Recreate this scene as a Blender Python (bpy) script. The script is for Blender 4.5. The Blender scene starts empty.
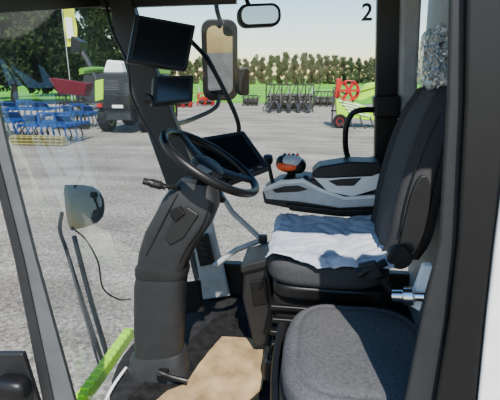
import bpy, math, random
from mathutils import Vector, Matrix, noise
random.seed(5)
V=Vector
# ---------------------------------------------------------------- camera
FP=430.0; PITCH=math.radians(16.2); YAW=math.radians(8); CAM=V((0,0,1.2))
cd=bpy.data.cameras.new("camera"); cam=bpy.data.objects.new("camera",cd)
bpy.context.scene.collection.objects.link(cam)
cam.location=CAM; cam.rotation_euler=(math.pi/2-PITCH,0,YAW)
cd.sensor_width=36; cd.lens=FP/500*36; cd.clip_start=0.02; cd.clip_end=2000
bpy.context.scene.camera=cam
fw=V((-math.sin(YAW)*math.cos(PITCH),math.cos(YAW)*math.cos(PITCH),-math.sin(PITCH)))
rt=V((math.cos(YAW),math.sin(YAW),0)); up=rt.cross(fw)
def ray(px,py): return fw+rt*((px-250)/FP)+up*((200-py)/FP)
def PY(px,py,Y): r=ray(px,py); return CAM+r*(Y/r.y)
def PZ(px,py,Z): r=ray(px,py); return CAM+r*((Z-1.2)/r.z)
def PX(px,py,X): r=ray(px,py); return CAM+r*(X/r.x)
def D(px,py,d): return CAM+ray(px,py)*d
GZ=-1.9
# ---------------------------------------------------------------- materials
def nmat(name,col,rough=0.6,metal=0.0,var=0.12,scale=20.0,bump=0.0,bscale=200.0,spec=0.5,col2=None):
    m=bpy.data.materials.new(name); m.use_nodes=True; nt=m.node_tree; N=nt.nodes; L=nt.links
    b=N["Principled BSDF"]; b.inputs["Roughness"].default_value=rough; b.inputs["Metallic"].default_value=metal
    b.inputs["Specular IOR Level"].default_value=spec
    tc=N.new("ShaderNodeTexCoord"); no=N.new("ShaderNodeTexNoise"); no.inputs["Scale"].default_value=scale; no.inputs["Detail"].default_value=5
    L.new(tc.outputs["Object"],no.inputs["Vector"])
    cr=N.new("ShaderNodeValToRGB"); cr.color_ramp.elements[0].position=.3; cr.color_ramp.elements[1].position=.7
    c1=[c*(1-var) for c in col]; c2=[min(1,c*(1+var)) for c in col] if col2 is None else col2
    cr.color_ramp.elements[0].color=(*c1,1); cr.color_ramp.elements[1].color=(*c2,1)
    L.new(no.outputs["Fac"],cr.inputs["Fac"]); L.new(cr.outputs["Color"],b.inputs["Base Color"])
    if bump>0:
        n2=N.new("ShaderNodeTexNoise"); n2.inputs["Scale"].default_value=bscale; n2.inputs["Detail"].default_value=3
        L.new(tc.outputs["Object"],n2.inputs["Vector"])
        bp=N.new("ShaderNodeBump"); bp.inputs["Strength"].default_value=bump; bp.inputs["Distance"].default_value=.004
        L.new(n2.outputs["Fac"],bp.inputs["Height"]); L.new(bp.outputs["Normal"],b.inputs["Normal"])
    return m
M={}
M['plastic']=nmat("dark_plastic",(.012,.0125,.0135),.5,bump=.1,bscale=400,spec=.4)
M['plastic2']=nmat("charcoal_plastic",(.018,.019,.021),.5,bump=.1,bscale=400,spec=.4)
M['black']=nmat("black_plastic",(.005,.005,.0055),.42,spec=.4)
M['matte']=nmat("matte_black_rubber_mat",(.010,.010,.010),.9,var=.6,scale=25,spec=.15)
M['rubber']=nmat("black_rubber",(.008,.008,.008),.8,spec=.2)
M['grey']=nmat("grey_trim",(.085,.09,.095),.55)
M['lgrey']=nmat("light_grey_trim",(.30,.315,.33),.5)
M['silver']=nmat("silver_plastic",(.48,.50,.53),.4)
M['pale']=nmat("pale_silver_plastic",(.78,.79,.80),.4,var=.05)
M['chrome']=nmat("chrome",(.7,.7,.7),.2,metal=1)
M['fabric']=nmat("dark_grey_fabric",(.045,.046,.050),.95,var=.2,scale=160,bump=.3,bscale=600,spec=.15)
M['fabric2']=nmat("grey_fabric",(.070,.072,.078),.95,var=.25,scale=130,bump=.3,bscale=600,spec=.15)
M['cloth']=nmat("pale_cloth",(.33,.365,.46),.9,var=.1,scale=7,bump=.5,bscale=60,col2=(.48,.52,.60),spec=.2)
M['card']=nmat("tan_cardboard",(.20,.13,.06),.85,var=.15,scale=9,bump=.1,bscale=40,col2=(.44,.325,.18),spec=.2)
M['floor']=nmat("rubber_floor",(.014,.014,.015),.7,var=.4,scale=30,bump=.3,bscale=150,spec=.25)
M['lime']=nmat("lime_paint",(.34,.68,.01),.4,var=.08)
M['green']=nmat("green_paint",(.10,.28,.015),.4,var=.08)
M['red']=nmat("red_paint",(.42,.008,.01),.4,spec=.3)
M['maroon']=nmat("maroon_paint",(.09,.006,.013),.5,spec=.2)
M['orange']=nmat("orange_plastic",(.85,.10,.02),.4)
M['blue']=nmat("blue_paint",(.006,.04,.17),.4,spec=.3)
M['white']=nmat("white_paint",(.80,.80,.79),.4,var=.05)
M['yellow']=nmat("yellow_banner",(.55,.62,.02),.6)
M['tan']=nmat("worn_yellow_steel",(.26,.22,.06),.6,var=.3)
M['dsteel']=nmat("dark_steel",(.016,.018,.02),.5,var=.3)
M['msteel']=nmat("grey_machine_steel",(.09,.095,.10),.5,var=.3,scale=3)
M['bark']=nmat("bark",(.07,.05,.035),.9,var=.4,scale=4)
M['leafd']=nmat("dark_needles",(.012,.030,.008),.8,var=.3,scale=.6,col2=(.026,.052,.013),spec=.1)
M['leaf1']=nmat("spring_leaves",(.085,.118,.055),.9,var=.1,scale=.5,col2=(.105,.14,.068),spec=.0)
M['leaf2']=nmat("bare_twigs",(.10,.118,.065),.9,var=.1,scale=.5,col2=(.12,.138,.08),spec=.0)
M['screen']=nmat("dark_screen",(.006,.009,.011),.12,var=.2)
M['mirror']=nmat("mirror_glass",(.34,.36,.38),.02,metal=1,var=.01)
M['lens']=nmat("lamp_lens",(.035,.037,.04),.85,spec=.05)
def ground_mat():
    m=bpy.data.materials.new("gravel_yard"); m.use_nodes=True; nt=m.node_tree; N=nt.nodes; L=nt.links
    b=N["Principled BSDF"]; b.inputs["Roughness"].default_value=.95; b.inputs["Specular IOR Level"].default_value=.1
    tc=N.new("ShaderNodeTexCoord")
    n1=N.new("ShaderNodeTexNoise"); n1.inputs["Scale"].default_value=14; n1.inputs["Detail"].default_value=9; n1.inputs["Roughness"].default_value=.85
    n2=N.new("ShaderNodeTexNoise"); n2.inputs["Scale"].default_value=.35; n2.inputs["Detail"].default_value=6; n2.inputs["Roughness"].default_value=.6
    mp=N.new("ShaderNodeMapping"); mp.inputs["Scale"].default_value=(.12,1.3,1); mp.inputs["Rotation"].default_value=(0,0,.25)
    n4=N.new("ShaderNodeTexNoise"); n4.inputs["Scale"].default_value=1.0; n4.inputs["Detail"].default_value=3
    vo=N.new("ShaderNodeTexVoronoi"); vo.inputs["Scale"].default_value=28
    for q in (n1,n2,vo,mp): L.new(tc.outputs["Object"],q.inputs["Vector"])
    L.new(mp.outputs[0],n4.inputs["Vector"])
    def ramp(p0,p1,c0,c1):
        r=N.new("ShaderNodeValToRGB"); r.color_ramp.elements[0].position=p0; r.color_ramp.elements[1].position=p1
        r.color_ramp.elements[0].color=(*c0,1); r.color_ramp.elements[1].color=(*c1,1); return r
    r1=ramp(.39,.61,(.125,.115,.10),(.50,.468,.41)); r2=ramp(.38,.62,(.68,.68,.68),(1,1,.98))
    r3=ramp(0,1,(.55,.55,.55),(1.3,1.3,1.3)); r4=ramp(.42,.55,(.78,.77,.76),(1,1,1))
    def mul(a,bb):
        x=N.new("ShaderNodeMixRGB"); x.blend_type='MULTIPLY'; x.inputs[0].default_value=1; L.new(a,x.inputs[1]); L.new(bb,x.inputs[2]); return x.outputs[0]
    L.new(n1.outputs["Fac"],r1.inputs["Fac"]); L.new(n2.outputs["Fac"],r2.inputs["Fac"]); L.new(vo.outputs["Color"],r3.inputs["Fac"]); L.new(n4.outputs["Fac"],r4.inputs["Fac"])
    L.new(mul(mul(mul(r1.outputs[0],r2.outputs[0]),r3.outputs[0]),r4.outputs[0]),b.inputs["Base Color"])
    bp=N.new("ShaderNodeBump"); bp.inputs["Strength"].default_value=.8; bp.inputs["Distance"].default_value=.03
    L.new(n1.outputs["Fac"],bp.inputs["Height"]); L.new(bp.outputs["Normal"],b.inputs["Normal"])
    return m
M['gravel']=ground_mat()
M['grass']=nmat("grass_field",(.09,.33,.02),.9,var=.3,scale=.15,col2=(.14,.42,.04),spec=.1)
def glass(name,haze,tint=(.93,.97,.96),refl=.03,sc=3):
    m=bpy.data.materials.new(name); m.use_nodes=True; nt=m.node_tree; N=nt.nodes; L=nt.links
    N.remove(N["Principled BSDF"]); out=N["Material Output"]
    t=N.new("ShaderNodeBsdfTransparent"); t.inputs[0].default_value=(*tint,1)
    g=N.new("ShaderNodeBsdfGlossy"); g.inputs["Roughness"].default_value=.02
    d=N.new("ShaderNodeBsdfDiffuse"); d.inputs[0].default_value=(.8,.85,.85,1)
    mx=N.new("ShaderNodeMixShader"); mx.inputs[0].default_value=refl; L.new(t.outputs[0],mx.inputs[1]); L.new(g.outputs[0],mx.inputs[2])
    tc=N.new("ShaderNodeTexCoord"); no=N.new("ShaderNodeTexNoise"); no.inputs["Scale"].default_value=sc; no.inputs["Detail"].default_value=4
    L.new(tc.outputs["Object"],no.inputs["Vector"])
    mr=N.new("ShaderNodeMapRange"); mr.inputs[1].default_value=.35; mr.inputs[2].default_value=.7; mr.inputs[3].default_value=haze*.3; mr.inputs[4].default_value=haze
    L.new(no.outputs["Fac"],mr.inputs[0])
    m2=N.new("ShaderNodeMixShader"); L.new(mr.outputs[0],m2.inputs[0]); L.new(mx.outputs[0],m2.inputs[1]); L.new(d.outputs[0],m2.inputs[2])
    L.new(m2.outputs[0],out.inputs[0]); return m
M['glassf']=glass("hazy_windscreen_glass",.09,refl=.10)  # patchy diffuse haze paints in the milky reflection, along with dirt on the glass
M['glasss']=glass("side_glass",.01,(.97,.99,.98),.02)
M['film']=glass("clear_plastic_film",.40,(.9,.92,.93),.30,18)
# ---------------------------------------------------------------- mesh helpers
WL={}
def wl(o): return WL[o.name]
def mk(name,verts,faces,mat,parent=None,bevel=0.0,sub=0,smooth=True,sharp=35,fmat=None,seg=2,origin=None):
    verts=[V(v) for v in verts]
    if origin is None:
        mn=V([min(v[i] for v in verts) for i in range(3)]); mxx=V([max(v[i] for v in verts) for i in range(3)]); c=(mn+mxx)/2
    else: c=V(origin)
    me=bpy.data.meshes.new(name); me.from_pydata([v-c for v in verts],[],faces)
    mats=mat if isinstance(mat,(list,tuple)) else [mat]
    for mm in mats: me.materials.append(M[mm] if isinstance(mm,str) else mm)
    if fmat:
        for p,k in zip(me.polygons,fmat): p.material_index=k
    import bmesh
    bm=bmesh.new(); bm.from_mesh(me)
    bmesh.ops.recalc_face_normals(bm,faces=bm.faces)
    bm.to_mesh(me); bm.free()
    if smooth:
        for p in me.polygons: p.use_smooth=True
        if not bevel and not sub: me.set_sharp_from_angle(angle=math.radians(sharp))
    o=bpy.data.objects.new(name,me); bpy.context.scene.collection.objects.link(o)
    WL[o.name]=c
    if parent: o.parent=parent; o.location=c-wl(parent)
    else: o.location=c
    if bevel:
        b=o.modifiers.new("bev",'BEVEL'); b.width=bevel; b.segments=seg; b.limit_method='ANGLE'; b.angle_limit=math.radians(30); b.harden_normals=True
    return o
def tag(o,label,cat,group=None,kind=None):
    o["label"]=label; o["category"]=cat
    if group: o["group"]=group
    if kind: o["kind"]=kind
    return o
def thing(name,label,cat,loc,group=None):
    o=bpy.data.objects.new(name,None); o.empty_display_size=.1; bpy.context.scene.collection.objects.link(o)
    o.location=loc; WL[o.name]=V(loc); return tag(o,label,cat,group)
def struct(o,label=None,cat=None):
    o["kind"]="structure"
    if label: o["label"]=label
    if cat: o["category"]=cat
    return o
BF=[(0,1,2,3),(7,6,5,4),(0,4,5,1),(1,5,6,2),(2,6,7,3),(3,7,4,0)]
def quadbox(name,q,th,mat,parent=None,bevel=.004,**k):
    q=[V(a) for a in q]; th=V(th)
    return mk(name,q+[a+th for a in q],BF,mat,parent,bevel,**k)
def boxg(c,s,R=None):
    c=V(c); out=[]
    for z in(-1,1):
        for x,y in((-1,-1),(1,-1),(1,1),(-1,1)):
            v=V((x*s[0]/2,y*s[1]/2,z*s[2]/2)); out.append(c+((R@v) if R else v))
    return out,BF
def box(name,c,s,mat,parent=None,bevel=.004,R=None,**k):
    v,f=boxg(c,s,R); return mk(name,v,f,mat,parent,bevel,**k)
def boxes(name,lst,mat,parent=None,bevel=0,**k):
    vs=[];fs=[]
    for it in lst:
        v,f=boxg(*it); n=len(vs); vs+=v; fs+=[tuple(i+n for i in a) for a in f]
    return mk(name,vs,fs,mat,parent,bevel,**k)
def prism(name,pts,th,mat,parent=None,bevel=.004,**k):
    n=len(pts); pts=[V(p) for p in pts]; th=V(th)
    f=[tuple(range(n)),tuple(range(2*n-1,n-1,-1))]+[(i,(i+1)%n,(i+1)%n+n,i+n) for i in range(n)]
    return mk(name,pts+[p+th for p in pts],f,mat,parent,bevel,**k)
def loftg(rings,cap=True,closed=False):
    n=len(rings[0]); vs=[p for r in rings for p in r]; fs=[]
    m=len(rings)
    for i in range(m if closed else m-1):
        j=(i+1)%m
        for a in range(n):
            b=(a+1)%n; fs.append((i*n+a,i*n+b,j*n+b,j*n+a))
    if cap and not closed: fs+= [tuple(range(n-1,-1,-1)),tuple(range((m-1)*n,m*n))]
    return vs,fs
def loft(name,rings,mat,parent=None,**k):
    v,f=loftg(rings); return mk(name,v,f,mat,parent,**k)
def sring(c,a,b,p=2.6,n=24):
    o=[]
    for i in range(n):
        t=2*math.pi*i/n; ct,st=math.cos(t),math.sin(t)
        o.append(V(c)+V(a)*(abs(ct)**(2/p)*(1 if ct>=0 else -1))+V(b)*(abs(st)**(2/p)*(1 if st>=0 else -1)))
    return o
def catmull(P,n=6,closed=False):
    P=[V(p) for p in P]; out=[]; m=len(P)
    rng=range(m) if closed else range(m-1)
    for i in rng:
        p0=P[(i-1)%m] if closed or i>0 else P[0]*2-P[1]
        p1=P[i]; p2=P[(i+1)%m]
        p3=P[(i+2)%m] if closed or i+2<m else P[-1]*2-P[-2]
        for k in range(n):
            t=k/n; out.append(.5*((2*p1)+(p2-p0)*t+(2*p0-5*p1+4*p2-p3)*t*t+(3*p1-p0-3*p2+p3)*t**3))
    if not closed: out.append(P[-1])
    return out
def tubeg(pts,r,n=10,curve=True,closed=False,seg=6):
    P=catmull(pts,seg,closed) if curve and len(pts)>2 else [V(p) for p in pts]
    rings=[]; prev=None; m=len(P)
    for i,p in enumerate(P):
        if closed: t=P[(i+1)%m]-P[(i-1)%m]
        else: t=P[min(i+1,m-1)]-P[max(i-1,0)]
        t.normalize()
        if prev is None: a=t.cross(V((0,0,1)));  a=a if a.length>.1 else t.cross(V((1,0,0)))
        else: a=prev-t*prev.dot(t)
        a.normalize(); b=t.cross(a); prev=a
        rr=r[min(int(i/(m-1)*(len(r)-1)+.5),len(r)-1)] if isinstance(r,(list,tuple)) else r
        rings.append([p+a*math.cos(2*math.pi*k/n)*rr+b*math.sin(2*math.pi*k/n)*rr for k in range(n)])
    return loftg(rings,True,closed)
def tube(name,pts,r,mat,parent=None,n=10,curve=True,closed=False,seg=6,**k):
    v,f=tubeg(pts,r,n,curve,closed,seg); return mk(name,v,f,mat,parent,**k)
def merge(lst):
    vs=[];fs=[]
    for v,f in lst:
        n=len(vs); vs+=list(v); fs+=[tuple(i+n for i in a) for a in f]
    return vs,fs
def basis(nrm):
    w=V(nrm).normalized(); a=w.cross(V((0,1,0)))
    if a.length<.1: a=w.cross(V((1,0,0)))
    a.normalize(); b=w.cross(a); return a,b,w
def lathe(name,c,axis,prof,mat,parent=None,n=28,**k):
    v,f=latheg(c,axis,prof,n); return mk(name,v,f,mat,parent,**k)
def latheg(c,axis,prof,n=20):
    a,b,w=basis(axis); rings=[]
    for r,h in prof:
        rings.append([V(c)+w*h+(a*math.cos(2*math.pi*i/n)+b*math.sin(2*math.pi*i/n))*max(r,1e-4) for i in range(n)])
    return loftg(rings)
def pillow(name,c,s,mat,parent=None,p=4.5,n=14,R=None,deform=None,**k):
    vs=[];fs=[];idx={}
    def vid(q):
        key=tuple(round(x,5) for x in q)
        if key not in idx:
            idx[key]=len(vs); L=(sum(abs(x)**p for x in q))**(1/p)
            w=V([q[i]/L*s[i] for i in range(3)])
            if deform: w=deform(w)
            vs.append(V(c)+((R@w) if R else w))
        return idx[key]
    for ax in range(3):
        for sg in(-1,1):
            for i in range(n):
                for j in range(n):
                    quad=[]
                    for di,dj in((0,0),(1,0),(1,1),(0,1)):
                        q=[0,0,0]; q[ax]=sg; q[(ax+1)%3]=-1+2*(i+di)/n; q[(ax+2)%3]=-1+2*(j+dj)/n
                        quad.append(vid(q))
                    fs.append(tuple(quad))
    return mk(name,vs,fs,mat,parent,sharp=80,**k)
# ================================================================= OUTSIDE
g=mk("ground",[(-150,-40,GZ),(150,-40,GZ),(150,75,GZ),(-150,75,GZ)],[(0,1,2,3)],'gravel',smooth=False); struct(g,"pale grey gravel machinery yard","ground")
g=mk("ground",[(-300,50,GZ+.05),(300,50,GZ+.05),(300,400,GZ+.05),(-300,400,GZ+.05)],[(0,1,2,3)],'grass',smooth=False); struct(g,"green grass field behind the yard","field")
def treeg(h,w,n,leaf,base=.25,seed=0,flat=1.0,top=.75,rs=1.0):
    rnd=random.Random(seed); vs=[];fs=[];fm=[]
    v,f=tubeg([(0,0,0),(w*.03,0,h*.3),(-w*.02,w*.02,h*.75)],[h*.03,h*.022,h*.01],6,seg=3); vs+=v; fs+=f; fm+=[0]*len(f)
    cl=[]
    NC=30
    for i in range(NC):
        a=rnd.random()*6.28; rr=rnd.random()**.6; z=base+(1-base)*(i+.5)/NC
        wid=1.0 if z<.7 else top
        z=z*rnd.uniform(.9,1.05)
        cl.append((V((math.cos(a)*rr*w*.36*wid,math.sin(a)*rr*w*.36*wid,z*h*.9)),w*(.12+.08*rnd.random())*rs))
    for c,r in cl:
        v,f=tubeg([(0,0,min(c.z*.7,h*.6)),c],[h*.01,h*.004],4,curve=False)
        b=len(vs); vs+=v; fs+=[tuple(x+b for x in q) for q in f]; fm+=[0]*len(f)
    for i in range(n):
        c,r=cl[rnd.randrange(NC)]
        d=V((rnd.gauss(0,1),rnd.gauss(0,1),rnd.gauss(0,1)*flat)).normalized()*r*(rnd.random()**.4)
        p=c+d; s=leaf*(.6+.8*rnd.random())
        a=V((rnd.gauss(0,1),rnd.gauss(0,1),rnd.gauss(0,1))).normalized(); b2=a.cross(V((rnd.gauss(0,1),rnd.gauss(0,1),rnd.gauss(0,1)))).normalized()
        b=len(vs); vs+=[p-a*s,p+b2*s*.6,p+a*s,p-b2*s*.6]; fs.append((b,b+1,b+2,b+3)); fm.append(1)
    return vs,fs,fm
protos=[]
for i,(h,w,lm) in enumerate([(8.8,4.4,'leaf1'),(8.5,4.3,'leaf2'),(9.1,4.4,'leaf1'),(8.6,4.4,'leaf2')]):
    v,f,fm=treeg(h,w,11000,.13,.02,i,1.0,.8,1.08)
    o=mk("tree",v,f,['bark',lm],fmat=fm,smooth=False,origin=(0,0,0))
    tag(o,"hedgerow tree in early leaf beyond the field","tree","hedgerow trees beyond the field"); protos.append(o)
NT=58
for i in range(NT):
    px=-70+i*8.1
    dist=160+(3.0 if i%2 else -3.0)
    r=ray(px,76); pos=V((r.x,r.y,0)).normalized()*dist; pos.z=GZ+.05
    if i<4: o=protos[i]
    else:
        o=protos[random.randrange(4)].copy(); bpy.context.scene.collection.objects.link(o)
    hs=1.16+.12*math.sin(px*.045+1)+random.uniform(-.05,.05)
    o.location=pos; o.scale=(1.0,1.0,hs); o.rotation_euler=(0,0,random.choice([0,1.57,3.14,4.71]))
for (px,dist,h,w,sd) in [(12,54,12.6,11,21),(60,72,17,13,22),(106,92,19,13,23),(-42,64,13.0,9,25)]:
    r=ray(px,85); pos=V((r.x,r.y,0)).normalized()*dist
    v,f,fm=treeg(h,w,24000,.24,.22,sd,.7,.8,1.05)
    o=mk("pine_tree",v,f,['bark','leafd'],fmat=fm,smooth=False,origin=(0,0,0)); o.location=(pos.x,pos.y,GZ)
    tag(o,"large dark green umbrella pine at the yard edge","tree","dark pines at the yard edge")
fy=58.0
fe=thing("wire_fence","low wire fence with thin posts along the field","fence",(0,fy,GZ))
for i in range(22):
    x=-33+i*3.0
    box("fence_post",(x,fy,GZ+.8),(.12,.12,1.7),'lgrey',fe,0)
for z in(.4,.8,1.15,1.5):
    box("fence_wire",(-1.5,fy,GZ+z),(63,.02,.03),'msteel',fe,0)
def wheelg(name,c,axis,R,w,parent,hub='lime'):
    lathe(name,c,axis,[(R*.5,-w*.4),(R*.85,-w*.5),(R,-w*.35),(R,w*.35),(R*.85,w*.5),(R*.5,w*.4)],'rubber',parent,n=24)
    lathe("wheel_hub",c,axis,[(0,-w*.25),(R*.52,-w*.42),(R*.52,w*.42),(R*.2,w*.3),(0,w*.3)],hub,parent,n=20)
def harvester():
    b=PZ(124,133,GZ)
    o=thing("combine_harvester","dark, white and lime combine harvester with black tyres on gravel","harvester",b)
    x,y=b.x,b.y
    prism("harvester_body",[V((x-1.35,y,GZ+1.4)),V((x+1.3,y,GZ+1.4)),V((x+1.4,y,GZ+2.9)),V((x+.9,y,GZ+3.2)),V((x-1.2,y,GZ+3.2)),V((x-1.4,y,GZ+2.8))],(0,5,0),'dsteel',o,.08)
    prism("side_panel",[(x-1.5,y-.1,GZ+1.7),(x-1.0,y-.1,GZ+1.8),(x-.9,y-.1,GZ+2.9),(x-1.4,y-.1,GZ+2.8)],(0,4.5,0),'lime',o,.05)
    prism("side_panel",[(x+.95,y-.1,GZ+1.9),(x+1.5,y-.1,GZ+1.6),(x+1.5,y-.1,GZ+2.6),(x+.9,y-.1,GZ+2.8)],(0,4.5,0),'lime',o,.05)
    prism("rear_hood",[(x-.8,y-.7,GZ+1.3),(x+.8,y-.7,GZ+1.3),(x+.7,y-.7,GZ+2.1),(x-.7,y-.7,GZ+2.2)],(0,.7,0),'black',o,.1)
    prism("engine_cover",[(x-1.1,y+.3,GZ+3.2),(x+.1,y+.3,GZ+3.2),(x+0,y+.3,GZ+3.8),(x-.8,y+.3,GZ+3.9)],(0,1.6,0),'white',o,.1)
    boxes("cooling_grille",[(V((x+.75,y-.02,GZ+2.0+i*.12)),(.9,.06,.05)) for i in range(6)],'msteel',o,0)
    boxes("rear_grille",[(V((x-.5,y-.02,GZ+2.35+i*.11)),(.9,.06,.04)) for i in range(5)],'msteel',o,0)
    box("grain_tank",(x+.5,y+3,GZ+3.7),(2.1,2.2,1.1),'green',o,.06)
    box("chassis",(x,y+1.2,GZ+1.1),(1.4,3.5,.7),'dsteel',o,.03)
    for sx in(-1.2,1.15): wheelg("tyre",V((x+sx,y+.6,GZ+.72)),(1,0,0),.72,.6,o)
    for sx in(-1.3,1.3): wheelg("tyre",V((x+sx,y+4,GZ+.95)),(1,0,0),.95,.7,o)
    for sx in(-1.2,1.2): box("tail_lamp",(x+sx,y-.16,GZ+1.5),(.3,.1,.2),'red',o,.02)
    box("number_plate",(x+.1,y-.75,GZ+1.5),(.6,.03,.16),'white',o,.005)
    tube("ladder_rail",[(x+1.62,y,GZ+.8),(x+1.62,y,GZ+3.3),(x+1.3,y,GZ+3.6)],.03,'white',o,n=6)
    for i in range(7): box("ladder_step",(x+1.5,y-.05,GZ+1.0+i*.33),(.3,.05,.04),'white',o,0)
    tube("unloading_pipe",[(x-1.6,y+3.4,GZ+3.3),(x-1.7,y+1,GZ+3.4),(x-1.7,y-.8,GZ+3.3)],.16,'green',o,n=10)
harvester()
def cultivator(px,py,w,label,rr=True):
    b=PZ(px,py,GZ); o=thing("cultivator",label,"farm implement",b,"blue implements in the yard")
    x,y=b.x,b.y
    boxes("frame",[(V((x,y+i*.45,GZ+.85)),(w,.12,.12)) for i in range(5)]+[(V((x+s*w*.45,y+.9,GZ+.85)),(.12,2.2,.12)) for s in(-1,-.6,-.2,.2,.6,1)]+[(V((x,y+.7,GZ+1.3)),(.14,1.4,.12)),(V((x-.4,y+.3,GZ+1.1)),(.1,.1,.6)),(V((x+.4,y+.3,GZ+1.1)),(.1,.1,.6)),(V((x,y+.3,GZ+1.4)),(.9,.08,.08))],'blue',o,.01)
    for i in range(9):
        for j in range(2):
            xx=x-w*.46+i*w*.115; yy=y+.7*j*2
            tube("tine",[(xx,yy,GZ+.85),(xx,yy-.28,GZ+.65),(xx,yy-.15,GZ+.3),(xx,yy-.35,GZ+.02)],.035,'dsteel' if (i+j)%2 else 'blue',o,n=6,seg=3)
    rb=[]
    for i in range(8):
        a=i*math.pi/4; rb.append(latheg(V((x-w/2,y-.5+.2*math.cos(a),GZ+.25+.2*math.sin(a))),(1,0,0),[(.02,0),(.02,w)],6))
    for i in range(10): rb.append(latheg(V((x-w/2+i*w/9.2,y-.5,GZ+.25)),(1,0,0),[(.1,0),(.22,0),(.22,.02),(.1,.02)],16))
    v,f=merge(rb); mk("roller",v,f,'tan' if rr else 'dsteel',o)
    for s in(-1,1): box("wing_panel",V((x+s*w*.3,y+.4,GZ+1.15)),(w*.3,.05,.4),'blue',o,.01,R=Matrix.Rotation(.7,3,'X'))
cultivator(46,144,2.6,"blue cultivator with yellow roller standing on gravel")
cultivator(-6,138,3.0,"blue cultivator with a dark roller and rows of tines",False)
cultivator(22,122,4,"long blue tillage implement behind the cultivator",False)
cultivator(76,128,2.2,"small blue tillage frame beside the dark loader",False)
b=PZ(72,118,GZ); o=thing("red_drill","maroon seed drill hopper on dark frame","farm implement",b); x,y=b.x,b.y
prism("hopper",[(x-.9,y,GZ+1.8),(x+1.1,y,GZ+1.6),(x+1.5,y,GZ+2.5),(x-1.5,y,GZ+2.9)],(0,1,0),'maroon',o,.03)
boxes("frame",[(V((x,y+.5,GZ+1.1)),(2.2,1.2,.2)),(V((x-.8,y+.5,GZ+.6)),(.1,.1,1.2)),(V((x+.8,y+.5,GZ+.6)),(.1,.1,1.2)),(V((x,y+.3,GZ+.6)),(.1,.1,1.2)),(V((x-.5,y+.3,GZ+1.5)),(.1,.1,.8)),(V((x+.5,y+.3,GZ+1.5)),(.1,.1,.8))],'dsteel',o,.01)
for i in range(8): tube("seed_tube",[(x-1+i*.28,y-.1,GZ+1.8),(x-1+i*.28,y-.3,GZ+.8),(x-1+i*.28,y-.3,GZ+.05)],.04,'dsteel',o,n=6,seg=3)
for sx in(-.7,.7): wheelg("tyre",V((x+sx,y+.6,GZ+.35)),(1,0,0),.35,.2,o,'dsteel')
b=PZ(92,110,GZ); o=thing("telescopic_loader","dark raised loader arm with dark cab","loader",b); x,y=b.x,b.y
tube("boom",[(x+1.2,y,GZ+1.3),(x+.2,y,GZ+4.0),(x-.6,y,GZ+5.4)],.25,'dsteel',o,n=8)
prism("bucket",[(x-1.3,y-.5,GZ+4.9),(x-.3,y-.5,GZ+5.1),(x-.1,y-.5,GZ+5.9),(x-1.0,y-.5,GZ+6.4)],(0,1.2,0),'black',o,.05)
prism("body",[(x-1.5,y,GZ+.6),(x+2,y,GZ+.6),(x+2,y,GZ+1.5),(x+.9,y,GZ+1.8),(x+.7,y,GZ+3.1),(x-.5,y,GZ+3.1),(x-.7,y,GZ+1.5),(x-1.5,y,GZ+1.4)],(0,1.8,0),'dsteel',o,.05)
for sx in(-.9,1.4): wheelg("tyre",V((x+sx,y,GZ+.6)),(0,1,0),.6,.4,o,'tan')
b=PZ(73,108,GZ); o=thing("banner_flag","tall yellow-green vertical banner on slim pole","flag",b); x,y=b.x,b.y
lathe("flag_pole",b,(0,0,1),[(.3,0),(.3,.05),(.05,.1),(.04,9.2),(.01,9.22)],'lgrey',o,n=10)
vs=[];fs=[]
for j in range(13):
    for i in range(4): vs.append((x+.05+i*.40,y+.1*math.sin(j*.8+i),GZ+5.7+j*.28))
for j in range(12):
    for i in range(3): a=j*4+i; fs.append((a,a+1,a+5,a+4))
mk("banner",vs,fs,'yellow',o)
mk("banner_stripe",[(x+.3,y-.14,GZ+6.4),(x+.95,y-.14,GZ+6.4),(x+.95,y-.14,GZ+8.2),(x+.3,y-.14,GZ+8.2)],[(0,1,2,3)],'white',o)
def rake(px,py,w,h,col,label,discs=True,nn=6):
    b=PZ(px,py,GZ); o=thing("harvester_header",label,"farm implement",b,"header implements at the yard edge"); x,y=b.x,b.y
    L=[(V((x,y,GZ+h)),(w,.12,.12)),(V((x,y+.8,GZ+h*.55)),(w,.15,.15)),(V((x,y+1,GZ+.35)),(w,.5,.12))]
    for i in range(nn):
        xx=x-w/2+w*i/(nn-1)
        L+=[(V((xx,y+.3,GZ+h*.5)),(.1,.1,h)),(V((xx,y+.2,GZ+h*.8)),(.1,1.4,.1)),(V((xx+.15,y-.1,GZ+h*.55)),(.08,.08,h*1.05),Matrix.Rotation(.35,3,'Y'))]
    boxes("frame",L,col,o,0)
    box("back_sheet",(x,y+1.1,GZ+h*.36),(w*.96,.06,h*.62),'msteel' if col=='dsteel' else col,o,0)
    R=h*.2; rb=[latheg(V((x-w*.48,y+.6,GZ+h*.32)),(1,0,0),[(R*.55,0),(R*.55,w*.96)],12)]
    for i in range(9): rb.append(latheg(V((x-w*.46+i*w*.11,y+.6,GZ+h*.32)),(1,.12,0),[(.05,0),(R,0),(R,.04),(.05,.04)],14))
    v,f=merge(rb); mk("auger",v,f,'dsteel',o)
    if discs:
        for i in range(5):
            xx=x-w/2+w*(i+.5)/5
            prism("divider_nose",[(xx-.28,y-.3,GZ+.5),(xx+.28,y-.3,GZ+.5),(xx+.05,y-1.4,GZ+.05),(xx-.05,y-1.4,GZ+.05)],(0,.0,.28),'dsteel',o,.02)
            tube("tine",[(xx,y-.3,GZ+h*.9),(xx+.1,y-.7,GZ+h*.5),(xx+.15,y-.9,GZ)],.05,'dsteel',o,n=6,seg=3)
rake(289,112,4.1,2.3,'dsteel',"dark steel harvester header with divider noses and tines",nn=7)
rake(324,107,2.0,1.5,'dsteel',"low dark folded header frame on gravel",False,4)
rake(205,106,1.6,1.3,'red',"red mower frame on gravel",False,3)
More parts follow.
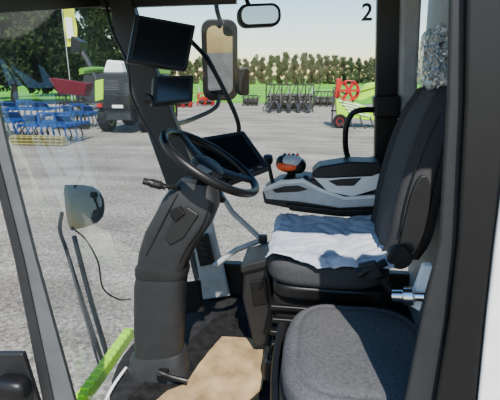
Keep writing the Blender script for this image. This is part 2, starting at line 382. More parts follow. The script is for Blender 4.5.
rake(250,106,1.5,1.1,'dsteel',"low dark header frame on gravel",False,4)
rake(180,108,2.0,1.4,'red',"red and dark mower frame on gravel",False,4)
b=PZ(356,128,GZ); o=thing("forage_mower","lime green header with red reel and white stripes on gravel","farm implement",b); x,y=b.x,b.y
prism("mower_body",[(x-1.2,y,GZ+.75),(x+.3,y,GZ+.5),(x+1.6,y,GZ+.45),(x+1.7,y,GZ+.8),(x+.6,y,GZ+1.25),(x-.5,y,GZ+1.65),(x-1.3,y,GZ+1.7)],(0,1.3,0),'lime',o,.05)
RX,RZ=x-.55,GZ+2.2
for k in range(3):
    yy=y-.1+k*.6; rb=[]
    for i in range(6):
        a=i*math.pi/3; rb.append(boxg(V((RX+math.cos(a)*.3,yy,RZ+math.sin(a)*.3)),(.6,.06,.09),Matrix.Rotation(-a,3,'Y')))
    rb.append(latheg(V((RX,yy-.04,RZ)),(0,1,0),[(.14,0),(.14,.08)],12))
    rb.append(tubeg([V((RX+math.cos(a)*.58,yy,RZ+math.sin(a)*.58)) for a in [i*math.pi/12 for i in range(24)]],.035,6,False,True))
    v,f=merge(rb); mk("reel_spider",v,f,'red',o)
for i in range(6):
    a=i*math.pi/3; c0=V((RX+math.cos(a)*.6,y+.5,RZ+math.sin(a)*.6)); box("reel_bar",c0,(.08,1.4,.08),'red',o,0)
    for t in range(4): box("reel_tine",c0+V((0,-.5+t*.33,-.12)),(.03,.03,.24),'dsteel',o,0)
prism("red_guard",[(x-1.35,y+.2,GZ+1.75),(x-1.1,y+.2,GZ+1.75),(x-1.0,y+.2,GZ+2.9),(x-1.3,y+.2,GZ+2.9)],(0,1.0,0),'red',o,.04)
prism("upper_arm",[(x-.2,y+.1,GZ+1.7),(x+.2,y+.1,GZ+1.6),(x+1.5,y+.1,GZ+2.2),(x+1.6,y+.1,GZ+2.5),(x+.3,y+.1,GZ+2.2)],(0,.4,0),'lime',o,.04)
prism("upper_cover",[(x+.1,y,GZ+2.15),(x+1.1,y,GZ+2.45),(x+1.3,y,GZ+2.75),(x+.4,y,GZ+2.6)],(0,.8,0),'lime',o,.05)
for i in range(4): box("white_slat",V((x-.45+i*.18,y-.05,GZ+1.48-i*.2)),(1.3,.05,.07),'white',o,0,R=Matrix.Rotation(.22,3,'Y'))
for i in range(5): tube("mower_skid",[(x-1.0+i*.6,y-.05,GZ+.8-.05*i),(x-.9+i*.6,y-.3,GZ+.3),(x-.7+i*.6,y-.5,GZ+.02)],.05,'dsteel',o,n=6,seg=3)
wheelg("tyre",V((x-1.0,y-.2,GZ+.42)),(0,1,0),.42,.3,o,'red'); wheelg("tyre",V((x+1.5,y-.15,GZ+.36)),(0,1,0),.36,.3,o,'red')
boxes("linkage",[(V((x-1.45,y+.3,GZ+1.2)),(.1,.1,2.2)),(V((x-1.1,y+.3,GZ+1.0)),(.9,.1,.1)),(V((x-1.1,y+.3,GZ+2.2)),(.8,.08,.08),Matrix.Rotation(.5,3,'Y'))],'dsteel',o,0)
# ================================================================= CAB SHELL
def xb(Y,z):
    u=(Y-.95)/1.2; base=-.52-.29*z
    return base-.27*math.sin(math.pi*min(1,max(0,u)))
pts=[V((xb(.95+1.2*i/16,0),.95+1.2*i/16,0)) for i in range(17)]
pts=[V((-.5,.84,0))]+pts+[V((.62,2.2,0)),V((.62,.84,0))]
o=prism("floor",pts,(0,0,-.08),'floor',None,.003); struct(o)
o=boxes("trim_1",[(V((-.843,1.36,-.015)),(.044,.78,.05))]+[(V((-.843,1.0+i*.04,.012)),(.040,.014,.012)) for i in range(19)],'lime',None,.003); struct(o)
o=box("wall_right",(.08,2.21,.06),(1.1,.06,.24),'plastic',None,.01); struct(o)
o=prism("wall_back",[(.56,1.0,-.1),(.56,2.24,-.1),(.50,2.24,1.75),(.50,1.0,1.75)],(.06,0,0),'lgrey',None,.01); struct(o)
o=prism("ceiling",[(-1.1,.80,1.74),(-1.0,2.25,1.74),(.6,2.25,1.74),(.6,.80,1.74)],(0,0,.12),'plastic',None,.02); struct(o)
def pill(name,ptsL,ptsR,Y,th,mat,bev=.006,dx=0):
    pts=[PY(*p,Y) for p in ptsL]+[PY(*p,Y) for p in reversed(ptsR)]
    o=prism(name,pts,(dx,th,0),mat,None,bev); struct(o); return o
pill("trim_2",[(102,-30),(114,30),(131,88),(157,160),(182,230),(199,300)],[(122,-30),(140,30),(162,88),(190,160),(211,230),(229,300)],2.12,.06,'plastic2')
pill("trim_3",[(180,195),(192,240),(203,300)],[(206,195),(216,240),(230,296)],2.09,.03,'lgrey')
pill("trim_4",[(-56,-80),(-4,150),(24,260),(58,420)],[(-44,-80),(8,150),(36,260),(80,420)],.95,.05,'grey',dx=-.03)
pill("trim_5",[(-66,-80),(-13,150),(14,260),(46,420)],[(-56,-80),(-4,150),(24,260),(58,420)],.945,.055,'plastic2',dx=-.03)
A=PX(-120,20,-1.04);B=PX(112,6,-1.04)
o=prism("trim_12",[A,B,V((-1.04,B.y,1.74)),V((-1.04,A.y,1.74))],(.03,0,0),'black',None,.004); struct(o)
a1=PY(98,8,2.13); a2=PY(236,3,2.13)
o=prism("trim_13",[a1,a2,V((a2.x,2.13,1.74)),V((a1.x,2.13,1.74))],(0,.04,0),'black',None,.004); struct(o)
vs=[];fs=[];nu,nv=16,12
for i in range(nu+1):
    for j in range(nv+1):
        Y=.99+1.12*i/nu; z=-.02+1.74*j/nv; vs.append((xb(Y,z),Y,z))
for i in range(nu):
    for j in range(nv):
        a=i*(nv+1)+j; fs.append((a,a+1,a+nv+2,a+nv+1))
o=mk("window_1",vs,fs,'glassf'); struct(o)
o=mk("window_2",[(-.47,2.19,.18),(.36,2.19,.18),(.36,2.19,1.74),(-.98,2.19,1.74)],[(0,1,2,3)],'glasss'); struct(o)
o=prism("trim_6",[PY(378,-30,2.14),PY(402,-30,2.14),PY(400,150,2.14),PY(397,260,2.14),PY(372,260,2.14),PY(375,150,2.14)],(0,.06,0),'black',None,.008); struct(o)
o=prism("trim_7",[PY(402,-30,2.10),PY(424,-30,2.10),PY(414,170,2.10),PY(398,170,2.10)],(0,.1,0),'lgrey',None,.02,seg=3); struct(o)
pill("trim_8",[(449,-60),(446,100),(438,240),(420,320),(398,430)],[(472,-60),(468,100),(460,240),(450,320),(436,430)],.80,.09,'plastic2',.01,dx=.036)
pill("trim_9",[(466,-60),(464,100),(457,240),(448,320),(430,430)],[(530,-60),(512,100),(494,240),(485,320),(474,430)],.78,.05,'black',.01,dx=.02)
pill("trim_10",[(530,-60),(512,100),(494,240),(485,320),(474,430)],[(640,-60),(640,100),(640,240),(640,320),(640,430)],.775,.1,'white',.01,dx=.05)
# ================================================================= STEERING COLUMN
YC=1.48
SC=thing("steering_column","dark grey adjustable steering column on cab floor","steering column",PZ(160,378,0))
def cring(l,r,hy,p=3.0,Y=YC):
    L=PY(*l,Y);R=PY(*r,Y); c=(L+R)/2; a=(R-L)/2; return sring(c,a,V((0,hy,0)),p,28)
loft("column_base",[cring((124,384),(196,380),.10),cring((126,378),(193,374),.095),cring((130,371),(189,368),.085),cring((132,354),(186,350),.072),cring((136,351),(184,348),.068)],'plastic2',SC)
loft("column_boot",[cring((137,354),(183,350),.068),cring((136,330),(184,327),.068),cring((136,300),(185,300),.067),cring((136,284),(186,285),.067),cring((138,272),(187,273),.066)],'plastic2',SC)
loft("column_collar",[cring((137,272),(188,274),.069),cring((137,265),(189,268),.070),cring((139,262),(188,265),.068)],'plastic',SC)
loft("upper_cover",[cring((140,263),(187,266),.067,4),cring((143,246),(190,258),.070,4.5),cring((149,228),(199,240),.073,5),cring((159,210),(212,222),.073,5),cring((166,196),(218,207),.068,5),cring((172,187),(218,194),.060,4),cring((182,178),(214,184),.05)],'plastic2',SC,sharp=28)
yn=YC-.079
prism("side_inset",[PY(174,216,yn),PY(187,207,yn),PY(199,215,yn),PY(184,238,yn),PY(170,246,yn),PY(164,238,yn)],(0,.03,0),'plastic',SC,.006)
prism("column_switch",[PY(169,212,yn-.008),PY(179,207,yn-.008),PY(185,214,yn-.008),PY(175,222,yn-.008)],(0,.03,0),'black',SC,.003)
tube("cover_seam",[PY(146,256,YC-.068),PY(158,232,YC-.074),PY(168,212,YC-.074),PY(178,194,YC-.06)],.003,'black',SC,n=6)
tube("cover_seam",[PY(180,262,YC-.064),PY(188,246,YC-.070),PY(202,226,YC-.070),PY(210,206,YC-.062)],.003,'black',SC,n=6)
tube("latch_lever",[PY(158,372,YC-.10),PY(172,377,YC-.11),PY(187,381,YC-.11)],[.011,.009,.010],'black',SC)
box("latch_block",PY(163,374,YC-.09),(.04,.05,.03),'black',SC,.006)
tube("indicator_stalk",[PY(186,190,YC-.03),PY(172,187,YC-.07),PY(160,185,YC-.09)],.008,'black',SC)
tube("stalk_grip",[PY(166,187,YC-.09),PY(155,184,YC-.10),PY(143,181,YC-.11)],[.011,.015,.012],'black',SC)
wc=PY(211,162,1.52); wn=V((.53,.0,.848)).normalized(); a_,b_,w_=basis(wn)
sw=thing("steering_wheel","","",wc)
for kx in("label","category"): del sw[kx]
sw.parent=SC; sw.location=wc-wl(SC)
RW=.192
circ=[wc+(a_*math.cos(t)+b_*math.sin(t))*RW for t in [2*math.pi*i/40 for i in range(40)]]
tube("rim",circ,.015,'black',sw,n=12,curve=False,closed=True)
lathe("hub",wc-wn*.03,wn,[(.03,-.06),(.05,-.02),(.065,.0),(.062,.02),(.045,.03),(0,.032)],'plastic',sw)
for ang in (90,210,330):
    t=math.radians(ang); d=a_*math.cos(t)+b_*math.sin(t); s=wn.cross(d)
    loft("spoke",[sring(wc+d*.04-wn*.02,s*.034,wn*.012,3,12),sring(wc+d*.12-wn*.012,s*.022,wn*.010,3,12),sring(wc+d*.185,s*.024,wn*.009,3,12)],'plastic',sw)
# ================================================================= TERMINAL
q=[D(188,139,1.86),D(244,130,1.92),D(270,166,1.76),D(216,187,1.70)]
n=(q[1]-q[0]).cross(q[3]-q[0]).normalized()
if n.dot(fw)<0: n=-n
o=thing("touchscreen_terminal","dark grey touchscreen terminal behind the steering wheel","terminal",q[3])
quadbox("housing",q,n*.035,'plastic2',o,.008)
c=sum(q,V())/4; qs=[c+(p-c)*.80-n*.004 for p in q]
quadbox("screen",qs,n*.006,'screen',o,.001)
tube("mounting_arm",[c+n*.03,c+n*.10+V((-.05,.02,-.06)),D(222,200,1.8)],.015,'black',o)
for i in range(5):
    t=.15+.17*i; p=q[3].lerp(q[2],t).lerp(q[0].lerp(q[1],t),.05)-n*.004
    box("key",p,(.018,.012,.006),'grey',o,.001)
o=thing("grey_handrail","light grey tubular handrail beside the steering column","handrail",D(262,240,2.0))
tube("rail",[D(222,196,2.0),D(232,212,2.0),D(262,240,2.0)],.013,'lgrey',o,curve=False)
tube("rail",[D(214,266,2.02),D(236,250,2.02),D(266,238,2.0)],.013,'lgrey',o,curve=False)
box("rail_joint",D(263,239,1.99),(.04,.04,.04),'plastic2',o,.008)
o=tube("grab_handle",[PY(190,40,2.1),PY(206,58,2.04),PY(224,90,2.02),PY(239,128,2.03),PY(228,150,2.08)],.011,'black'); tag(o,"curved black grab bar beside front pillar","grab handle")
o=thing("pillar_switch_panel","small dark switch panel on the grey front pillar","switch panel",PY(205,252,2.06))
prism("panel",[PY(193,237,2.06),PY(207,235,2.06),PY(214,264,2.06),PY(200,267,2.06)],(0,.03,0),'black',o,.004)
for i in range(4): box("switch",PY(202+i*2,242+i*6,2.055),(.025,.012,.012),'plastic2',o,.002)
# ================================================================= MONITORS
def monitor(name,q,th,label,inset=.86):
    n=(q[1]-q[0]).cross(q[3]-q[0]).normalized()
    if n.dot(fw)<0: n=-n
    o=thing(name,label,"monitor",q[3]); quadbox("housing",q,n*th,'black',o,.006)
    c=sum(q,V())/4; quadbox("screen",[c+(p-c)*inset-n*.003 for p in q],n*.004,'screen',o,.0005); return o,c,n
o,c,n=monitor("monitor",[D(136,14,1.70),D(196,25,1.80),D(187,71,1.80),D(127,62,1.70)],.04,"large black monitor mounted on the front pillar")
tube("bracket",[c+n*.03,c+n*.12,PY(150,40,2.12)],.016,'black',o)
o,c,n=monitor("camera_monitor",[D(154,76,1.72),D(194,75,1.78),D(193,101,1.78),D(152,105,1.72)],.06,"small black camera monitor with hood below the large one",.8)
tube("bracket",[c+n*.05,c+n*.12,PY(155,95,2.12)],.014,'black',o)
lathe("knob",D(148,99,1.70),(0,1,0),[(0,-.02),(.018,-.015),(.022,0),(.018,.015),(0,.02)],'black',o,n=14)
o=tube("cable",[D(104,-5,1.9),D(112,30,1.9),D(128,65,1.9),D(133,100,1.95),D(160,150,2.0)],.006,'black'); tag(o,"thin black cable hanging along the front pillar","cable")
# ================================================================= MIRRORS
def roundrect(c,ax,ay,w,h,r,n=5):
    pts=[]
    for cx,cy,a0 in((w/2-r,h/2-r,0),(-w/2+r,h/2-r,90),(-w/2+r,-h/2+r,180),(w/2-r,-h/2+r,270)):
        for i in range(n+1):
            t=math.radians(a0+90*i/n); pts.append(c+ax*(cx+r*math.cos(t))+ay*(cy+r*math.sin(t)))
    return pts
def mirror(name,px,py,w,h,d,label,ang=0,roll=0,arm=None,tilt=0,fx=.78,fyy=.88,rr=.28):
    c=D(px,py,d); s=d/FP
    ax=V((math.cos(YAW+ang),math.sin(YAW+ang),0)); nn=V((-ax.y,ax.x,0)); ay=V((0,0,1))
    R=Matrix.Rotation(tilt,3,ax)@Matrix.Rotation(roll,3,nn); ax=R@ax; ay=R@ay; nn=R@nn
    o=thing(name,label,"mirror",c)
    prism("mirror_housing",roundrect(c,ax,ay,w*s,h*s,min(w,h)*s*rr),nn*.07,'black',o,.01)
    prism("mirror_glass",roundrect(c-nn*.003,ax,ay,w*s*fx,h*s*fyy,min(w,h)*s*rr*.75),nn*.004,'mirror',o,0)
    if arm: tube("mirror_arm",[V(p) for p in arm],.014,'black',o)
    return o
mirror("exterior_mirror",220,61,36,78,2.75,"tall black exterior mirror on a curved arm",.1,arm=[D(220,95,2.8),D(215,108,2.75),D(190,120,2.6),PY(170,125,2.2)],tilt=.06,fx=.70,fyy=.84)
mirror("wide_angle_mirror",244,82,12,27,2.70,"small black wide angle mirror beside the tall one",.2,tilt=.10)
o=mirror("interior_mirror",260,15,44,22,1.9,"black interior rear view mirror hanging from the roof",.15,-.06,fx=.84,fyy=.74,rr=.42)
tube("mirror_stem",[D(250,8,1.92),D(245,-8,1.92),D(240,-60,1.92)],.010,'black',o)
o=tube("roof_hook",[D(214,-30,2.3),D(216,2,2.3),D(218,14,2.3),D(222,24,2.5)],.013,'black'); tag(o,"curved black mirror support rod hanging from the roof","rod")
tcu=bpy.data.curves.new("t",'FONT'); tcu.body="2"; tcu.size=.105; tcu.align_x='CENTER'; tcu.align_y='CENTER'; tcu.extrude=.0004; tcu.offset=.002
to=bpy.data.objects.new("t",tcu); bpy.context.scene.collection.objects.link(to); bpy.context.view_layer.update()
me=bpy.data.meshes.new_from_object(to); bpy.data.objects.remove(to)
so=bpy.data.objects.new("number_sticker",me); bpy.context.scene.collection.objects.link(so); me.materials.clear(); me.materials.append(M['black'])
so.rotation_euler=(math.pi/2,0,0); so.location=PY(367,13,2.188); tag(so,"black number 2 sticker on the side window","sticker")
# ================================================================= ROUND LAMP + WIPER
LD=2.22; c=D(81,206,LD); ax=V((-.80,-.60,.02)).normalized(); k=LD/1.95*.98
o=thing("work_lamp","round black work lamp on a thin stem outside the windscreen","lamp",c)
a0,b0,w0=basis(ax)
lr=[]
for r,h in [(.03,-.10),(.060,-.088),(.082,-.062),(.094,-.02),(.099,.03),(.101,.055)]:
    lr.append(sring(c+ax*h*k,a0*r*k,b0*r*.98*k,2.7,32))
loft("lamp_housing",lr,'rubber',o,sharp=60)
loft("lamp_lens",[sring(c+ax*.054*k,a0*.093*k,b0*.091*k,2.7,32),sring(c+ax*.060*k,a0*.088*k,b0*.086*k,2.7,32),sring(c+ax*.064*k,a0*.04*k,b0*.04*k,2.4,32)],'lens',o)
tube("lamp_stem",[D(62,212,LD),D(60,230,2.2),D(67,252,2.16),D(82,300,2.08),D(106,372,1.96)],.010,'black',o)
o=tube("wiper_arm",[D(74,236,2.1),D(88,290,2.06),D(110,365,1.96)],.012,'black'); tag(o,"slim dark wiper arm resting outside the windscreen","wiper")
o=tube("wiper_arm",[D(68,256,2.1),D(80,300,2.04),D(101,372,1.93)],.006,'plastic2'); tag(o,"thin wiper blade linkage beside the lamp stem","wiper")
o=tube("lamp_cable",[D(75,230,1.75),D(86,240,1.72),D(98,262,1.72),D(103,288,1.75),D(118,299,1.78),D(131,299,1.8)],.0035,'black'); tag(o,"thin black cable drooping across the windscreen","cable")
o=tube("floor_cable",[PZ(104,404,.01),PZ(112,388,.02),PZ(120,376,.02),PZ(126,368,.01)],.006,'white'); tag(o,"pale cable lying at the floor edge","cable")
# ================================================================= DRIVER SEAT
ds=thing("driver_seat","dark grey fabric driver seat with tall reclined backrest","seat",(.08,1.66,0))
ys,ye=1.42,1.92; ym=(ys+ye)/2
x0=PY(263,272,ys).x; zt=.55
def cdef(w):
    w=V(w); w.z+= .02*(w.x/.24)**2*(1 if w.x>0 else .3) + .012*(abs(w.y)/.25)**3 ; return w
pillow("seat_cushion",(x0+.235,ym,zt-.06),(.235,.25,.065),'fabric',ds,4,deform=cdef)
pillow("cushion_shell",(x0+.25,ym,zt-.125),(.225,.235,.035),'black',ds,6)
prism("suspension_base",[(x0+.03,ym-.2,zt-.15),(x0+.45,ym-.2,zt-.15),(x0+.43,ym-.2,.10),(x0+.06,ym-.2,.10)],(0,.4,0),'rubber',ds,.02)
boxes("bellow_ribs",[(V((x0+.24,ym,.13+i*.055)),(.43-.012*(i%2),.44,.022)) for i in range(5)],'black',ds,.006)
box("seat_pedestal",(x0+.23,ym,.07),(.46,.46,.11),'plastic',ds,.015)
fr=[(387,262),(393,243),(398,218),(407,185),(418,152),(433,118),(450,92)]
rings=[];rings2=[]
ths=[.05,.055,.055,.052,.048,.044,.032]; wds=[.20,.225,.24,.235,.225,.205,.165]
F0=[PY(*p,ys+.03) for p in fr]
PP=catmull([V((F.x,t,F.z)) for F,t in zip(F0,ths)],4); WW=catmull([V((w,0,0)) for w in wds],4)
for P,w in zip(PP,WW):
    t=P.y; w=w.x
    rr=sring(V((P.x+t,ym,P.z)),V((t,0,0)),V((0,w,0)),3.6,40)
    for p in rr:
        s=abs(p.y-ym)/w
        if p.x<P.x+t: p.x-=.024*math.exp(-((s-.82)/.12)**2)
    rings.append(rr)
    rings2.append(sring(V((P.x+t*.9-.008,ym,P.z)),V((t*.95,0,0)),V((0,w*.60,0)),5,32))
e=rings[-1]; cc=sum(e,V())/len(e); rings.append([cc+(p-cc)*.75+V((.012,0,.018)) for p in e]); rings.append([cc+(p-cc)*.3+V((.016,0,.024)) for p in e])
loft("backrest",rings,'fabric',ds,sharp=80)
loft("backrest_panel",rings2,'fabric2',ds,sharp=80)
bp=[PY(*p,ys+.006) for p in [(401,248),(404,226),(410,200),(418,180),(426,176),(431,190),(428,218),(421,242),(410,252)]]
prism("backrest_side_cover",catmull(bp,4,True),(0,.05,0),'plastic',ds,.008,seg=3)
tube("backrest_seam",[PY(399,236,ys+.024),PY(405,206,ys+.016),PY(415,172,ys+.018),PY(428,138,ys+.026),PY(440,114,ys+.040)],.0025,'black',ds,n=6)
rs=[]
for P,w in zip(PP,WW): rs.append(sring(V((P.x+P.y*2,ym,P.z)),V((.025,0,0)),V((0,w.x*.94,0)),5,24))
loft("backrest_shell",rs,'black',ds)
H=PY(435,58,ym)
pillow("headrest",(H.x+.015,ym,H.z-.0),(.042,.115,.082),'fabric',ds,3.5)
for s in(-.05,.05): tube("headrest_post",[(H.x+.02,ym+s,H.z-.17),(H.x+.02,ym+s,H.z-.06)],.007,'chrome',ds,curve=False)
lathe("recliner_hinge",PY(400,258,ys-.005),(0,1,0),[(0,-.01),(.036,-.008),(.042,.0),(.042,.03)],'plastic',ds,n=24)
tube("recline_lever",[PY(386,262,ys-.03),PY(372,268,ys-.04),PY(358,274,ys-.04)],[.014,.012,.016],'black',ds)
quadbox("belt_buckle",[PY(358,266,ys-.05),PY(376,262,ys-.05),PY(383,277,ys-.05),PY(366,283,ys-.05)],(0,.025,0),'plastic2',ds,.006)
tube("seat_belt",[PY(380,278,ys-.03),PY(392,292,ys-.03),PY(404,296,ys-.03)],.012,'plastic',ds)
def fdef(w):
    w=V(w); a=abs(noise.noise(w*22)); b=abs(noise.noise(w*48+V((5,5,5)))); nz=a*.05-b*.03-.006; return w*(1+nz/.09*.6)
o=pillow("plastic_wrap",(H.x+.012,ym,H.z-.002),(.054,.130,.102),'film',None,3.0,44,deform=fdef); tag(o,"crumpled clear plastic cover over the headrest","plastic cover")
for p in o.data.polygons: p.use_smooth=False
vs=[];fs=[];nx,ny=80,80
for i in range(nx+1):
    for j in range(ny+1):
        u=i/nx; v=j/ny
        ya=ys-.015+.03*max(0,1-u*2.2)+.006*math.sin(u*11)+.003*math.sin(u*23+1)
        X=x0+.006+u*.445+.010*noise.noise(V((v*4,1,0))); Y=ya+v*(ye+.0-ya)+.008*noise.noise(V((u*4,5,0)))
        lx=X-(x0+.235); ly=Y-ym
        z=zt+.018+.02*(max(lx,0)/.24)**2+.012*(min(1,abs(ly)/.25))**3
        fold=abs(noise.noise(V((X*9+Y*5,Y*5,2)))); fold2=abs(noise.noise(V((X*5,Y*11-X*6,7))))
        z+= .008*noise.noise(V((X*8+Y*3,Y*6,0)))-.009*max(0,.14-fold)/.14-.007*max(0,.12-fold2)/.12+.006
        e=max(0,(x0+.030)-X)*.7+max(0,(ys+.018)-Y)*.8; z-=e
        if Y>ye-.03: z-= (Y-ye+.03)*.3
        vs.append((X,Y,z))
for i in range(nx):
    for j in range(ny):
        a=i*(ny+1)+j; fs.append((a,a+1,a+ny+2,a+ny+1))
o=mk("seat_cover_cloth",vs,fs,'cloth',sharp=80); tag(o,"pale blue-white cloth draped over the driver seat cushion","cloth")
sm=o.modifiers.new("s",'SOLIDIFY'); sm.thickness=.002
# ================================================================= ARMREST CONSOLE
YA=1.96
o=thing("armrest_console","grey control armrest with multifunction joystick beside the driver seat","armrest",PY(320,212,YA))
prism("console_body",[PY(*p,YA) for p in[(262,192),(278,182),(300,178),(318,180),(340,190),(372,194),(384,176),(390,214),(340,213),(290,209),(264,204)]],(0,.17,0),'plastic2',o,.012,seg=3)
prism("silver_trim",[PY(*p,YA-.008) for p in[(263,189),(280,182),(303,180),(322,190),(345,198),(378,196),(380,206),(340,208),(300,202),(266,199)]],(0,.02,0),'silver',o,.004)
prism("pale_edge",[PY(*p,YA-.012) for p in[(263,189),(280,181),(303,179),(322,189),(345,197),(378,195),(378,198),(345,200),(321,192),(302,182.5),(281,184.5),(264,191.5)]],(0,.02,0),'pale',o,.0)
prism("dark_inlay",[PY(*p,YA-.012) for p in[(272,190),(284,186.5),(298,185.5),(308,189.5),(298,192),(276,193)]],(0,.02,0),'plastic2',o,.002)
prism("armrest_pad",[PY(*p,YA-.02) for p in[(311,175),(318,167),(350,162),(382,163),(385,172),(372,177),(330,179),(315,179)]],(0,.15,0),'plastic',o,.014,seg=3)
prism("side_panel",[PY(*p,YA-.014) for p in[(313,177),(345,174),(380,173),(379,189),(352,197),(328,192)]],(0,.025,0),'pale',o,.006)
prism("button_panel",[PY(*p,YA-.018) for p in[(328,181),(342,179),(362,178),(354,186),(337,186)]],(0,.02,0),'plastic2',o,.003)
prism("lower_tray",[PY(*p,YA-.02) for p in[(286,204),(340,210),(384,209),(386,217),(340,217),(290,211)]],(0,.10,0),'black',o,.006)
ap=PY(345,225,YA+.05); box("arm_support",(ap.x,YA+.05,ap.z/2),(.08,.05,ap.z+.04),'black',o,.01)
for (qx,qy) in((312,180),(320,184),(286,180),(306,178)): lathe("dial",PY(qx,qy,YA+.03),(0,-.3,1),[(0,0),(.012,0),(.012,.01),(0,.012)],'black' if qx%4 else 'orange',o,n=12)
js=thing("joystick","","",PY(290,176,YA+.06))
for kx in("label","category"): del js[kx]
js.parent=o; js.location=wl(js)-wl(o)
lathe("stick_boot",PY(291,183,YA+.06),(0,0,1),[(.055,0),(.04,.02),(.02,.04),(.018,.06)],'rubber',js)
J=PY(291,164,YA+.05)
pillow("stick_grip",J,(.072,.045,.042),'black',js,2.6,R=Matrix.Rotation(.15,3,'Y'))
pillow("orange_band",J+V((-.014,-.012,-.006)),(.054,.040,.024),'orange',js,2.6)
pillow("silver_face",J+V((0,-.006,.012)),(.056,.042,.034),'silver',js,2.4)
for i in range(4): lathe("button",J+V((-.03+.02*i,-.012,.045)),(0,-.3,1),[(0,0),(.007,0),(.007,.006),(0,.008)],'orange' if i%2 else 'black',js,n=10)
lathe("rotary_knob",PY(268,160,YA+.1),(0,-.4,1),[(0,-.02),(.022,-.015),(.026,.0),(.022,.02),(0,.024)],'black',o)
tube("knob_stem",[PY(268,160,YA+.1),PY(272,180,YA+.1),PY(276,192,YA+.1)],.01,'black',o)
o=tube("grab_handle",[PY(352,168,2.12),PY(346,150,2.10),PY(346,128,2.08),PY(352,114,2.08),PY(362,110,2.08),PY(376,110,2.12)],.014,'black'); tag(o,"black looped grab handle on the rear pillar","grab handle")
o=quadbox("pillar_box",[PY(374,96,2.06),PY(400,95,2.06),PY(400,118,2.06),PY(375,118,2.06)],(0,.08,0),'black',None,.01); tag(o,"small black latch box on the rear pillar","latch box")
o=thing("side_storage_box","dark grey storage box behind the armrest","storage box",PY(380,200,2.05))
prism("box_body",[PY(*p,2.135) for p in[(352,162),(400,152),(402,240),(350,240)]],(0,.045,0),'plastic',o,.01,seg=3)
# ================================================================= FLOOR CONSOLE
o=thing("floor_console","dark grey floor console beside the seat pedestal","console",PZ(255,330,0))
prism("console_body",[PY(*p,1.62) for p in[(244,268),(268,260),(274,300),(274,345),(254,348),(242,300)]],(0,.24,0),'plastic',o,.015)
prism("console_lid",[PY(*p,1.6) for p in[(240,266),(268,259),(270,267),(241,274)]],(0,.20,0),'plastic',o,.008)
prism("console_recess",[PY(*p,1.612) for p in[(250,282),(266,279),(269,304),(253,306)]],(0,.02,0),'black',o,.004)
o=thing("brake_pedal","black brake pedal behind the column","pedal",PZ(206,300,0))
quadbox("pedal_pad",[PY(178,283,1.85),PY(198,280,1.85),PY(202,312,1.80),PY(182,314,1.80)],(.01,.02,-.01),'rubber',o,.005)
tube("pedal_arm",[PY(190,300,1.86),PY(194,290,1.95),PY(198,280,2.05)],.01,'chrome',o)
# ================================================================= JUMP SEAT
JX=(-.055,.38); JZ=.475; jc=V(((JX[0]+JX[1])/2,1.09,JZ-.06))
o=thing("passenger_seat","dark grey fabric passenger seat beside the driver seat","seat",(jc.x,jc.y,0))
def jd(w):
    w=V(w); r=(w.x/.22)**2+(w.y/.25)**2
    w.z+=.012*r-.01
    if w.z>.02: w.z+=.004*math.sin(w.x*34)*(1-min(1,abs(w.y)/.22)**2)-.006*math.exp(-((w.x/.218)**4+(w.y/.25)**4-.45)**2/.006)+.003*noise.noise(w*14)
    if w.y>0: w.x*=1-.12*(w.y/.25)**2
    return w
pillow("seat_cushion",jc,(.218,.25,.062),'fabric2',o,3.4,34,deform=jd)
pillow("cushion_piping",jc+V((0,0,-.035)),(.222,.254,.022),'black',o,4,18,deform=lambda w:V((w.x*(1-.12*(max(w.y,0)/.25)**2),w.y,w.z)))
prism("seat_base",[(JX[0]+.02,.88,JZ-.11),(JX[1]-.03,.88,JZ-.11),(JX[1]-.03,.88,.0),(JX[0]+.06,.88,.0)],(0,.4,0),'plastic',o,.02)
tube("seat_strap",[(JX[0]-.012,1.30,JZ-.10),(JX[0]-.02,1.2,JZ-.13),(JX[0]-.015,1.05,JZ-.14),(JX[0]+.0,.9,JZ-.13)],.018,'black',o)
o=thing("latch_bracket","chrome latch with white cover at the rear pillar","latch",PY(408,296,1.2))
lathe("latch_bolt",PY(403,296,1.22),(1,-.3,.2),[(0,-.03),(.018,-.03),(.02,.0),(.028,.005),(.028,.03),(.015,.035),(.015,.06),(0,.06)],'chrome',o,n=16)
quadbox("latch_cover",[PY(424,266,1.25),PY(433,266,1.25),PY(420,312,1.2),PY(410,306,1.2)],(0,.03,0),'white',o,.004)
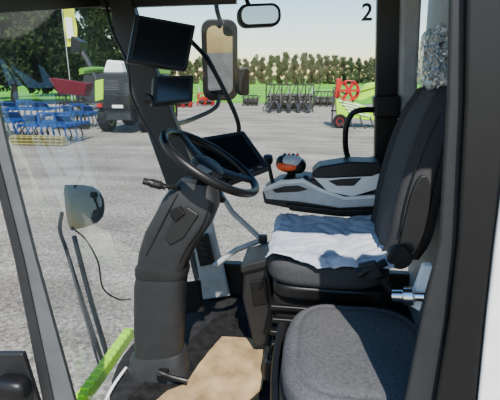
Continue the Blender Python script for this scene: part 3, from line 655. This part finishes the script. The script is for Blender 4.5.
# ================================================================= FLOOR MATS
cp=[(156,400),(168,390),(186,383),(196,368),(208,352),(222,336),(250,338),(268,345),(268,356),(264,374),(262,388),(248,400),(240,425),(150,425)]
pol=[PZ(*p,.016) for p in cp]; poly=[]
for i in range(len(pol)):
    a=pol[i]; bq=pol[(i+1)%len(pol)]
    for k in range(6):
        p=a.lerp(bq,k/6); poly.append(p+V((noise.noise(p*30),noise.noise(p*30+V((9,9,9))),0))*.003)
o=prism("cardboard_mat",poly,(0,0,-.008),'card',None,.001); tag(o,"tan dirty cardboard sheet lying on the cab floor","floor mat")
o=prism("black_mat",[PZ(*p,.006) for p in[(130,395),(190,340),(228,305),(246,318),(250,345),(262,430),(110,430)]],(0,0,-.005),'matte',None,.001); tag(o,"black rubber mat on the cab floor","floor mat")
o=thing("door_handle","black door handle at the front door frame","door handle",PY(10,390,.93))
pillow("handle_grip",PY(12,388,.90),(.05,.03,.035),'black',o,3)
prism("handle_plate",[PY(-15,354,.925),PY(22,354,.925),PY(40,410,.925),PY(-15,420,.925)],(0,.02,0),'plastic',o,.006)
# ================================================================= LIGHT
w=bpy.data.worlds.new("world"); bpy.context.scene.world=w; w.use_nodes=True; nt=w.node_tree
bg=nt.nodes["Background"]; sky=nt.nodes.new("ShaderNodeTexSky"); sky.sky_type='NISHITA'; sky.sun_disc=False
sky.sun_elevation=math.radians(52); sky.sun_rotation=math.radians(170); sky.air_density=1.3; sky.dust_density=.3; sky.ozone_density=2.0
hs=nt.nodes.new("ShaderNodeHueSaturation"); hs.inputs["Saturation"].default_value=1.25
nt.links.new(sky.outputs[0],hs.inputs["Color"]); nt.links.new(hs.outputs[0],bg.inputs[0]); bg.inputs[1].default_value=.28
sl=bpy.data.lights.new("sun",'SUN'); sl.energy=10.0; sl.angle=.01; sl.color=(1,.93,.83)
so=bpy.data.objects.new("sun",sl); bpy.context.scene.collection.objects.link(so)
az=math.radians(-15); el=math.radians(52)
sd=V((-math.sin(az)*math.cos(el),-math.cos(az)*math.cos(el),math.sin(el)))
so.rotation_euler=sd.to_track_quat('Z','Y').to_euler()
